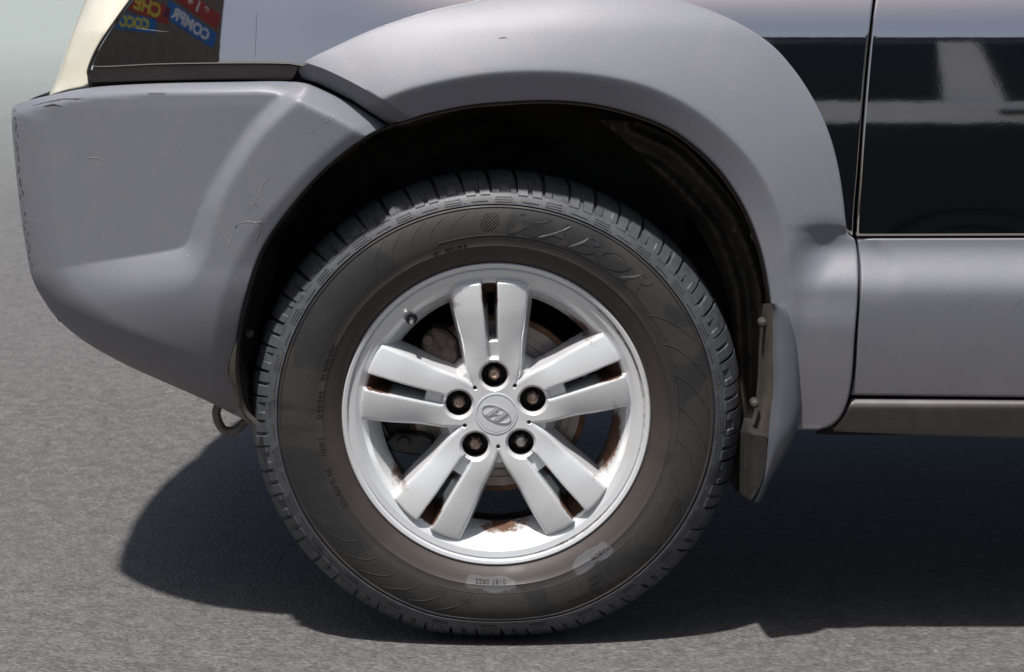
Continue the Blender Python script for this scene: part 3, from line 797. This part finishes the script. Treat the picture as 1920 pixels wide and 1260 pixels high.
# centre cap
cc = (WX, 0.0265, WZ)
revolve('centre_cap', [(0.0001, 0.0035), (0.027, 0.0040), (0.0275, 0.0052), (0.0288, 0.0052), (0.0292, 0.0035), (0.0312, 0.0040), (0.0318, 0.009)], cc, M['cap_silver'], wheel, 72, angle=R(25))
def emblem():
    V, F = [], []
    def strip(pts_o, pts_i, y0=0.0285, y1=0.0308, closed=True):
        n0 = len(V); n = len(pts_o)
        for o_, i_ in zip(pts_o, pts_i):
            V.extend([(o_[0], y1, o_[1]), (o_[0], y0 + .0004, o_[1]), (i_[0], y0 + .0004, i_[1]), (i_[0], y1, i_[1])])
        for k in range(n if closed else n - 1):
            k2 = (k + 1) % n
            for j in range(3):
                F.append((n0 + 4 * k + j, n0 + 4 * k + j + 1, n0 + 4 * k2 + j + 1, n0 + 4 * k2 + j))
    rot = R(-24)
    def T(x, y):
        return (WX + (x * math.cos(rot) - y * math.sin(rot)) * PX, WZ + (x * math.sin(rot) + y * math.cos(rot)) * PX)
    N_ = 48
    o_ = [T(30 * math.cos(t), 15 * math.sin(t)) for t in np.linspace(0, 2 * math.pi, N_, endpoint=False)]
    i_ = [T(28.3 * math.cos(t), 13.6 * math.sin(t)) for t in np.linspace(0, 2 * math.pi, N_, endpoint=False)]
    strip(o_, i_)
    # slanted letter: two leaning stems and a curved bar
    def poly(ps):
        n0 = len(V); n = len(ps)
        for p in ps: V.append((T(*p)[0], 0.0284, T(*p)[1]))
        for p in ps: V.append((T(*p)[0], 0.0308, T(*p)[1]))
        F.append(tuple(range(n0, n0 + n)))
        for k in range(n):
            k2 = (k + 1) % n; F.append((n0 + k, n0 + k2, n0 + n + k2, n0 + n + k))
    poly([(-19, -9), (-12.5, -11), (-5, 0), (0.5, 11), (-6, 13.2), (-12, 3)])
    poly([(19, 9), (12.5, 11), (5, 0), (-0.5, -11), (6, -13.2), (12, -3)])
    poly([(-6.5, -2.4), (-1, -1.0), (6.5, -0.6), (6.5, 2.4), (1, 1.0), (-6.5, 0.6)])
    return mesh_obj('emblem', V, F, M['emblem'], wheel, False)
emblem()

# lug nuts, seated in black pockets
for k, a in enumerate(A_PAIR):
    c = (WX + 74.3 * PX * math.cos(a), 0.058, WZ + 74.3 * PX * math.sin(a))
    revolve('nut_pocket', [(0.0001, 0.006), (0.0172, 0.006), (0.0182, -0.012), (0.0186, -0.019)], c, M['hub_black'], wheel, 32)
    mt = M['steel'] if k == 3 else M['rusty_steel']
    V, F = [], []
    prof = [(0.0108, 0.006), (0.0108, -0.009), (0.0098, -0.0105)]
    for (r_, y_) in prof:
        for j in range(6):
            t = a + j * math.pi / 3
            V.append((c[0] + r_ * math.cos(t), c[1] + y_, c[2] + r_ * math.sin(t)))
    for q in range(2):
        for j in range(6):
            j2 = (j + 1) % 6; F.append((q * 6 + j, q * 6 + j2, (q + 1) * 6 + j2, (q + 1) * 6 + j))
    n0 = len(V); sg = 20
    dome = [(0.0092, -0.0105), (0.0086, -0.0145), (0.0062, -0.0172), (0.0042, -0.0178), (0.003, -0.0160)]
    for (r_, y_) in dome:
        for j in range(sg):
            t = 2 * math.pi * j / sg
            V.append((c[0] + r_ * math.cos(t), c[1] + y_, c[2] + r_ * math.sin(t)))
    for q in range(len(dome) - 1):
        for j in range(sg):
            j2 = (j + 1) % sg; F.append((n0 + q * sg + j, n0 + q * sg + j2, n0 + (q + 1) * sg + j2, n0 + (q + 1) * sg + j))
    F.append(tuple(reversed([n0 + (len(dome) - 1) * sg + j for j in range(sg)])))
    F.append((12, 13, 14, 15, 16, 17))
    nut = mesh_obj('lug_nut', V, F, mt, wheel, True, None, R(30))
    if k == 3: nut["label"] = "bright clean lug nut among rusty ones"

# tyre valve
vc = unproj(771, 600, 0.03)
revolve('valve', [(0.0001, -0.016), (0.0028, -0.0155), (0.0034, -0.012), (0.0034, -0.004)], vc + np.array([0.001, 0, -0.001]), M['steel'], wheel, 16)
revolve('valve_seal', [(0.0035, -0.006), (0.0062, -0.004), (0.0078, 0.004), (0.0085, 0.02)], vc, M['hub_black'], wheel, 20)

# brake disc
bc = (WX, 0.105, WZ)
revolve('brake_disc', [(0.04, -0.02), (0.072, -0.018), (0.076, -0.001), (0.080, 0.0), (0.100, 0.0012), (0.101, 0.0), (0.112, 0.001), (0.1125, -0.0006), (0.126, -0.0004), (0.127, 0.001)], bc, M['disc'], wheel, 96, angle=R(25))
revolve('disc_edge', [(0.127, 0.0008), (0.132, 0.0), (0.1345, 0.001), (0.1345, 0.026)], bc, M['rust'], wheel, 96)
# caliper and its bracket
def wp(px, py, Y): return unproj(px, py, Y)
def cal_block(name, pts, y0, y1, mat, bev=0.004):
    P = np.array([unproj(x, y, y0) for x, y in pts])
    return prism(name, P[:, [0, 2]], y0, y1, mat, wheel, bev)
cal_block('brake_caliper', [(798, 628), (812, 616), (838, 622), (856, 640), (860, 672), (846, 694), (812, 690), (798, 668), (790, 650)], 0.075, 0.13, M['caliper'])
cal_block('caliper_bracket', [(764, 662), (782, 652), (806, 676), (838, 700), (826, 720), (790, 712), (770, 700)], 0.085, 0.14, simple('rust_red_iron', (0.15, 0.075, 0.045), 0.75, 0.1, nscale=90, namp=0.5, bscale=150, bstr=0.5))
cal_block('caliper_body', [(722, 828), (742, 812), (790, 814), (812, 822), (816, 842), (800, 856), (760, 852), (732, 846)], 0.08, 0.14, M['caliper_dark'])
cal_block('caliper_body', [(700, 700), (770, 705), (800, 770), (790, 830), (730, 820), (705, 770)], 0.11, 0.20, M['caliper_dark'])
for (px, py, rr_, mt) in ((803, 637, 0.0085, M['caliper']), (757, 830, 0.0095, M['caliper_dark'])):
    revolve('caliper_bolt', [(0.0001, -0.008), (rr_ * 0.85, -0.008), (rr_, -0.006), (rr_, 0.01)], unproj(px, py, 0.074), mt, wheel, 20)
tube('brake_hose', [unproj(x, y, 0.07 + 0.0006 * (x - 780)) for x, y in spline([(790, 668), (806, 660), (824, 668), (838, 684), (850, 676)], step=5)], 0.0028, M['caliper_dark'], wheel, 8)
tube('axle_stub', [(WX, 0.10, WZ), (WX, 0.4, WZ)], 0.06, M['under'], wheel, 20)

# ------------------------------------------------------------------ tyre
RT = 0.3535
prof = [(0.2235, 0.022), (0.2275, 0.016), (0.231, 0.012), (0.238, 0.0075), (0.246, 0.0035), (0.252, 0.0010), (0.253, 0.0000), (0.2545, 0.0004), (0.262, -0.0022), (0.270, -0.0035), (0.280, -0.0035), (0.290, -0.0025), (0.300, 0.0000), (0.3065, 0.0028),
        (0.3085, 0.0020), (0.3105, 0.0030), (0.3115, 0.0048), (0.3130, 0.0040), (0.3145, 0.0058), (0.322, 0.0100), (0.330, 0.0165), (0.337, 0.026), (0.342, 0.037), (0.345, 0.050), (0.3465, 0.065), (0.347, 0.09), (0.347, 0.18), (0.343, 0.205), (0.325, 0.228), (0.28, 0.24), (0.23, 0.235)]
PR = np.array([p[0] for p in prof[:26]]); PY = np.array([p[1] for p in prof[:26]])
def place(r, t, y):
    """tyre coordinates to the world, flattened where it carries the car."""
    r = np.asarray(r, float); t = np.asarray(t, float); y = np.asarray(y, float)
    s = -np.sin(t); r0_ = r
    lim = np.where(s > 0.5, (WZ - GZ - 0.0005) / np.maximum(s, 0.5), 9.0)      # radius at which it meets the ground
    k = np.where(lim < RT + 0.02, np.clip((smin(lim, np.full_like(lim, RT), 0.016) - 0.226) / (RT - 0.226), 0, 1), 1.0)
    r2 = np.where(r > 0.226, 0.226 + (r - 0.226) * k, r)
    bul = (1 - k) * 0.06 * np.exp(-((r - 0.30) / 0.03) ** 2)
    return np.stack([WX + r2 * np.cos(t) * (1 + 0.026 * sm(r0_, 0.235, 0.345)), y - bul, np.maximum(WZ + r2 * np.sin(t), GZ + 0.0003)], -1)
def side_y(r): return np.interp(r, PR, PY)
NTY = 360
tt = np.linspace(0, 2 * math.pi, NTY, endpoint=False)
G = np.zeros((NTY, len(prof), 3)); bead = np.zeros((NTY, len(prof))); wiped = np.zeros((NTY, len(prof)))
# finer radial sampling
pr2 = []
for a, b_ in zip(prof[:-1], prof[1:]):
    n = max(1, int(abs(b_[0] - a[0]) / 0.004))
    pr2 += [(a[0] + (b_[0] - a[0]) * i / n, a[1] + (b_[1] - a[1]) * i / n) for i in range(n)]
pr2.append(prof[-1])
r_ = np.array([p[0] for p in pr2]); y_ = np.array([p[1] for p in pr2])
TT, RR2 = np.meshgrid(tt, r_, indexing='ij'); YY = np.broadcast_to(y_, TT.shape)
G = place(RR2, TT, YY)
bead = (1 - sm(RR2, 0.236, 0.272)) * (YY < 0.1)
td = np.degrees(TT) % 360
def blob(a, ra, sa, sr): return np.exp(-(((td - a + 180) % 360 - 180) / sa) ** 4 - ((RR2 - ra) / sr) ** 4)
wiped = np.clip(blob(268, 0.250, 9, 0.013) + blob(304, 0.252, 8, 0.012), 0, 1) * (YY < 0.1)
tyre = grid_obj('tyre', G, M['rubber'], wheel, closed_u=True, flip=True, angle=R(40), attr={'bead': bead.reshape(-1), 'wiped': wiped.reshape(-1)})

# shoulder tread blocks, each its own piece
NB = 56
sh = [(0.3122, 0.0040), (0.3128, 0.0022), (0.3185, 0.0042), (0.3245, 0.0082), (0.3275, 0.0102), (0.3300, 0.0165)]
G = np.zeros((NTY, len(sh), 3))
for j, (a, b_) in enumerate(sh): G[:, j] = place(np.full(NTY, a), tt, np.full(NTY, b_))
grid_obj('shoulder_band', G, M['tread'], wheel, closed_u=True, flip=True, angle=R(40))
bp = [(0.3225, 0.0062), (0.3265, 0.0082), (0.332, 0.0130), (0.339, 0.0215), (0.3455, 0.0335), (0.3500, 0.046), (0.3525, 0.062), (RT, 0.080)]
def tread_block(i):
    V, F = [], []
    pitch = 2 * math.pi / NB; a0 = i * pitch + R(1.1); gap = pitch * (0.20 if i % 2 else 0.15)
    nu = 6
    long_ = i % 2 == 0
    pp = bp if long_ else [(0.3285, 0.0098)] + bp[2:]
    nv = len(pp)
    jit = random.uniform(-0.0008, 0.0008)
    for layer in (0, 1):
        for u in range(nu):
            for v, (r0, y0) in enumerate(pp):
                f = (0, 0.40, 0.45, 0.55, 0.60, 1.0)[u] if long_ else (0, 0.22, 0.27, 0.66, 0.71, 1.0)[u]
                lean = 0.010 * (v / (nv - 1)) ** 1.5      # grooves run askew over the shoulder
                g_in = gap * (0.45 + 0.55 * (v / (nv - 1)))
                t = a0 + lean / 0.34 + g_in / 2 + (pitch - g_in) * f
                # small step in the middle of the block like a siped lug
                stp = (0.0055 if u in (2, 3) and v <= 3 else 0.0) if long_ else (0.0030 if u in (2, 3) and v <= 1 else 0.0)
                dr = -0.009 if layer else jit * (v / nv)
                dy = 0.006 if layer else stp
                V.append(place(r0 + dr, t, y0 + dy + (0.0016 if (v == 0 and not layer) else 0)))
    n = nu * nv
    for u in range(nu - 1):
        for v in range(nv - 1):
            F.append((u * nv + v, u * nv + v + 1, (u + 1) * nv + v + 1, (u + 1) * nv + v))
    for u in range(nu - 1):
        a_, b_ = u * nv, (u + 1) * nv; F.append((a_, b_, b_ + n, a_ + n))
        a_, b_ = u * nv + nv - 1, (u + 1) * nv + nv - 1; F.append((b_, a_, a_ + n, b_ + n))
    for v in range(nv - 1):
        a_, b_ = v, v + 1; F.append((b_, a_, a_ + n, b_ + n))
        a_, b_ = (nu - 1) * nv + v, (nu - 1) * nv + v + 1; F.append((a_, b_, b_ + n, a_ + n))
    return mesh_obj('tread_block', V, F, M['tread'], wheel, True, None, R(24))
for i in range(NB): tread_block(i)
# sipes: the thin stepped grooves cut in the shoulder ring, as fine dark inlays with their own depth
def side_strip(path, w, h, V, F):
    """raised thin bead on the sidewall following (radius, angle) points."""
    P = np.array(path); n0 = len(V)
    for k in range(len(P)):
        a = P[max(k - 1, 0)]; b_ = P[min(k + 1, len(P) - 1)]
        tr, ta = b_[0] - a[0], (b_[1] - a[1]) * P[k][0]
        L_ = math.hypot(tr, ta) + 1e-9; nr_, na = -ta / L_, tr / L_
        for s, lift in ((-1, -0.0002), (-0.4, h), (0.4, h), (1, -0.0002)):
            r = P[k][0] + nr_ * w * s; t = P[k][1] + na * w * s / P[k][0]
            V.append(place(r, t, side_y(r) - lift))
    for k in range(len(P) - 1):
        for j in range(3):
            F.append((n0 + 4 * k + j, n0 + 4 * k + j + 1, n0 + 4 * (k + 1) + j + 1, n0 + 4 * (k + 1) + j))
SY = [p for p in sh]
def arc(r0, a0, a1, n=None, r1=None):
    n = n or max(3, int(abs(a1 - a0) / 1.5)); r1 = r0 if r1 is None else r1
    return [(r0 + (r1 - r0) * i / (n - 1), R(a0 + (a1 - a0) * i / (n - 1))) for i in range(n)]
V, F = [], []
side_strip(arc(0.2685, 108, 24), 0.0007, 0.0006, V, F)
side_strip(arc(0.2685, 24, -10, r1=0.262), 0.0006, 0.0005, V, F)
for k in range(7):           # long curved blades on the right of the sidewall
    a0 = 27 - k * 10.5
    side_strip([(0.263 + 0.042 * t, R(a0 + 8 - 13 * t ** 1.5)) for t in np.linspace(0, 1, 12)], 0.0006, 0.0006, V, F)
for k in range(5):           # slanted strokes at the upper left
    a0 = 128 - k * 6
    side_strip([(0.272 + 0.032 * t, R(a0 - 7 * t * t)) for t in np.linspace(0, 1, 7)], 0.0006, 0.0005, V, F)
for k in range(6):
    a0 = 222 + k * 8
    side_strip([(0.268 + 0.034 * t, R(a0 - 9 * t * t)) for t in np.linspace(0, 1, 7)], 0.0006, 0.0005, V, F)
side_strip(arc(0.265, 250, 318), 0.0006, 0.0005, V, F)
for k in range(26):          # fine knurled teeth low on the right
    a0 = -24 - k * 0.95
    side_strip([(0.284, R(a0)), (0.293, R(a0 - 1.2))], 0.0005, 0.0006 if k > 8 else 0.0011, V, F)
_sy = side_y
side_y = lambda r: np.interp(r, [q[0] for q in sh[1:5]], [q[1] for q in sh[1:5]])
for i in range(0, NB, 1):    # fine lines moulded into the shoulder band
    a0 = math.degrees(2 * math.pi * i / NB) + 1.6
    if i % 2:
        for rr0 in (0.3158, 0.3190, 0.3222): side_strip(arc(rr0, a0 + 0.5 + (rr0 - .315) * 90, a0 + 5.0, 4), 0.00055, 0.0007, V, F)
        side_strip([(0.3148, R(a0 - 0.2)), (0.3240, R(a0 + 1.3))], 0.0006, 0.0008, V, F)
    else:
        side_strip(arc(0.3170, a0 + 0.3, a0 + 4.6, 4), 0.00055, 0.0007, V, F)
side_y = _sy
mesh_obj('sidewall_ribs', V, F, M['rubber'], wheel, True, None, R(40))

def side_text(name, s, r_base, a_mid, h, shear=0.0, wide=1.0, lift=0.0007, off=0.0, mat=None):
    cu = bpy.data.curves.new(name, 'FONT'); cu.body = s; cu.align_x = 'CENTER'; cu.size = 1.0; cu.shear = shear
    cu.extrude = 0.5; cu.resolution_u = 4; cu.offset = off
    o = bpy.data.objects.new(name, cu); COL.objects.link(o)
    dg = bpy.context.evaluated_depsgraph_get(); me = bpy.data.meshes.new_from_object(o.evaluated_get(dg))
    bpy.data.objects.remove(o)
    co = np.zeros(len(me.vertices) * 3); me.vertices.foreach_get("co", co); co = co.reshape(-1, 3)
    sc = h / 0.72
    r = r_base + co[:, 1] * sc; t = R(a_mid) - co[:, 0] * sc * wide / (r_base + h / 2)
    P = place(r, t, side_y(r) - np.where(co[:, 2] > 0, lift, -0.001))
    me.vertices.foreach_set("co", P.reshape(-1)); me.update()
    me.materials.clear(); me.materials.append(mat or M['rubber'])
    o = bpy.data.objects.new(name, me); COL.objects.link(o); o.parent = wheel
    return o
side_text('raised_lettering', 'MABOR', 0.272, 65, 0.030, 0.35, 1.55, 0.0007, 0.02)
side_text('raised_lettering', 'OUTSIDE', 0.2515, 105, 0.0078, 0, 1.15)
side_text('raised_lettering', 'TUBELESS', 0.2515, 161, 0.0085, 0, 1.1)
side_text('raised_lettering', 'RADIAL', 0.2515, 175, 0.0085, 0, 1.1)
side_text('raised_lettering', '100H', 0.2515, 189.5, 0.0085, 0, 1.1)
side_text('raised_lettering', '235/60 R 16', 0.2515, 204, 0.0085, 0, 1.1)
side_text('raised_lettering', '0187 0822', 0.2445, 268, 0.0070, 0, 1.1)
side_text('raised_lettering', 'MABOR', 0.2500, 307, 0.0060, 0, 1.1)
side_text('raised_lettering', 'JET', 0.274, 300, 0.022, 0.3, 1.7)
V, F = [], []   # striped disc mark before the maker's name
for k in range(7):
    hh = -1 + 2 * (k + 0.5) / 7; wd = math.sqrt(1 - hh * hh)
    side_strip([(0.2885 + 0.014 * (hh * 0.6 + x * 0.75) , R(91.8) - 0.014 * (x * 0.8 - hh * 0.6) / 0.29) for x in np.linspace(-wd, wd, 6)], 0.0010, 0.0008, V, F)
mesh_obj('striped_mark', V, F, M['rubber'], wheel, True, None, R(40))

# ------------------------------------------------------------------ what stands behind the photographer and shows in the paint
# a two-tone van in the next bay
van = empty('van', (0, 0, 0)); tag(van, 'two-tone beige and black van with dark windows, facing the dark car', 'van')
M['van_beige'] = simple('van_beige_paint', (0.80, 0.77, 0.74), 0.25, 0.0, nscale=4, namp=0.05, bstr=0)
M['van_black'] = simple('van_black_paint', (0.006, 0.009, 0.015), 0.35, bstr=0)
M['van_glass'] = simple('van_dark_glass', (0.006, 0.007, 0.009), 0.08, bstr=0)
VY = -4.8
def vbox(name, bs, mat, parent=van):
    V, F = box_mesh(bs); o = mesh_obj(name, V, F, mat, parent, False); return o
def vquad(name, pts, y, mat, th=0.01):
    return prism(name, pts, y - 0 * th, y - th, mat, van) if False else mesh_obj(name, [(p[0], y, p[1]) for p in pts] + [(p[0], y - th, p[1]) for p in pts],
        [tuple(range(len(pts)))] + [(i, (i + 1) % len(pts), len(pts) + (i + 1) % len(pts), len(pts) + i) for i in range(len(pts))], mat, van, False)
vbox('body', [(-0.0 + 0.75, 5.6, VY - 1.75, VY, 0.20, 1.20)], M['van_black'])
vbox('belt_panel', [(0.76, 5.59, VY - 1.74, VY - 0.004, 1.20, 1.345)], M['van_beige'])
vbox('cabin', [(0.80, 5.55, VY - 1.66, VY - 0.05, 1.345, 1.76)], M['van_beige'])
vbox('roof', [(0.82, 5.5, VY - 1.62, VY - 0.07, 1.76, 1.81)], M['van_black'])
vquad('window', [(0.86, 1.35), (1.51, 1.35), (1.50, 1.755), (0.90, 1.755)], VY - 0.04, M['van_glass'])
vquad('window', [(1.74, 1.35), (2.85, 1.35), (2.85, 1.755), (1.64, 1.755)], VY - 0.04, M['van_glass'])
vquad('window', [(3.0, 1.35), (4.1, 1.35), (4.1, 1.755), (3.0, 1.755)], VY - 0.04, M['van_glass'])
vquad('window', [(4.25, 1.35), (5.4, 1.35), (5.2, 1.755), (4.25, 1.755)], VY - 0.04, M['van_glass'])
vbox('door_handle', [(1.70, 1.95, VY - 0.003, VY + 0.03, 1.255, 1.285)], M['van_black'])
for x in (1.6, 4.6):
    w_ = revolve('wheel', [(0.01, 0.0), (0.19, 0.0), (0.20, 0.02), (0.30, 0.02), (0.32, -0.02), (0.32, -0.2)], (x, VY + 0.01, 0.32), M['van_black'], van, 32)
# the brown shop wall with its banners
WO = np.array([-3.60, -3.95, 0.0]); WU = np.array([-0.6, 0.8, 0.0]); WN = np.array([0.8, 0.6, 0.0])
def wallp(u, z, n=0.0): return tuple(WO + WU * u + WN * n + np.array([0, 0, z]))
def wbox(name, u0, u1, z0, z1, n0, n1, mat, parent=None):
    V = [wallp(u, z, n) for n in (n0, n1) for (u, z) in ((u0, z0), (u1, z0), (u1, z1), (u0, z1))]
    return mesh_obj(name, V, [(3, 2, 1, 0), (4, 5, 6, 7), (0, 1, 5, 4), (1, 2, 6, 5), (2, 3, 7, 6), (3, 0, 4, 7)], mat, parent, False)
M['wall_brown'] = simple('brown_render', (0.20, 0.165, 0.14), 0.85, nscale=6, namp=0.15, bscale=60, bstr=0.4)
bd = wbox('building', 0.0, 7.0, 0.0, 4.2, -5.0, 0.0, M['wall_brown']); tag(bd, 'brown rendered shop building with banners on its corner wall', 'building')
wbox('plinth', 0.02, 6.98, 0.0, 0.35, 0.0, 0.03, simple('dark_plinth', (0.05, 0.045, 0.04), 0.8), bd)
def banner(u, z, w, h, tilt, col, text, tcol, size, label):
    n_ = 0.012
    def P(a, b, n): 
        c_, s_ = math.cos(R(tilt)), math.sin(R(tilt))
        return wallp(u + a * c_ - b * s_, z + a * s_ + b * c_, n)
    V = [P(a, b, n) for n in (0.004, n_) for (a, b) in ((-w / 2, -h / 2), (w / 2, -h / 2), (w / 2, h / 2), (-w / 2, h / 2))]
    o = mesh_obj('banner', V, [(3, 2, 1, 0), (4, 5, 6, 7), (0, 1, 5, 4), (1, 2, 6, 5), (2, 3, 7, 6), (3, 0, 4, 7)], simple('banner_vinyl', col, 0.5, nscale=3, namp=0.1, bstr=0), None, False)
    tag(o, label, 'banner', 'banners on the brown shop wall')
    cu = bpy.data.curves.new('t', 'FONT'); cu.body = text; cu.align_x = 'CENTER'; cu.align_y = 'CENTER'; cu.size = size / 0.72; cu.extrude = 0.003; cu.offset = 0.012
    t_ = bpy.data.objects.new('t', cu); COL.objects.link(t_)
    me = bpy.data.meshes.new_from_object(t_.evaluated_get(bpy.context.evaluated_depsgraph_get())); bpy.data.objects.remove(t_)
    for v in me.vertices: v.co = P(v.co.x, v.co.y, n_ + 0.004 + v.co.z)
    me.materials.clear(); me.materials.append(simple('banner_print', tcol, 0.5, bstr=0, namp=0.03))
    l = bpy.data.objects.new('lettering', me); COL.objects.link(l); l.parent = o
banner(0.92, 2.24, 1.55, 0.36, 16, (0.035, 0.17, 0.48), 'COMPR', (0.8, 0.8, 0.8), 0.24, 'blue banner with white COMPR lettering nearest the wall corner')
banner(0.80, 2.66, 1.45, 0.36, 16, (0.42, 0.05, 0.04), '* 1 +', (0.8, 0.75, 0.7), 0.24, 'red banner with white signs above the blue COMPR one')
banner(2.45, 2.03, 1.15, 0.27, -3, (0.035, 0.19, 0.48), 'COCO', (0.7, 0.62, 0.08), 0.18, 'blue banner with yellow COCO lettering, the lower left one')
banner(2.15, 2.36, 1.20, 0.34, 6, (0.42, 0.05, 0.04), 'CHE', (0.75, 0.58, 0.08), 0.26, 'red banner with yellow CHE lettering above the COCO one')
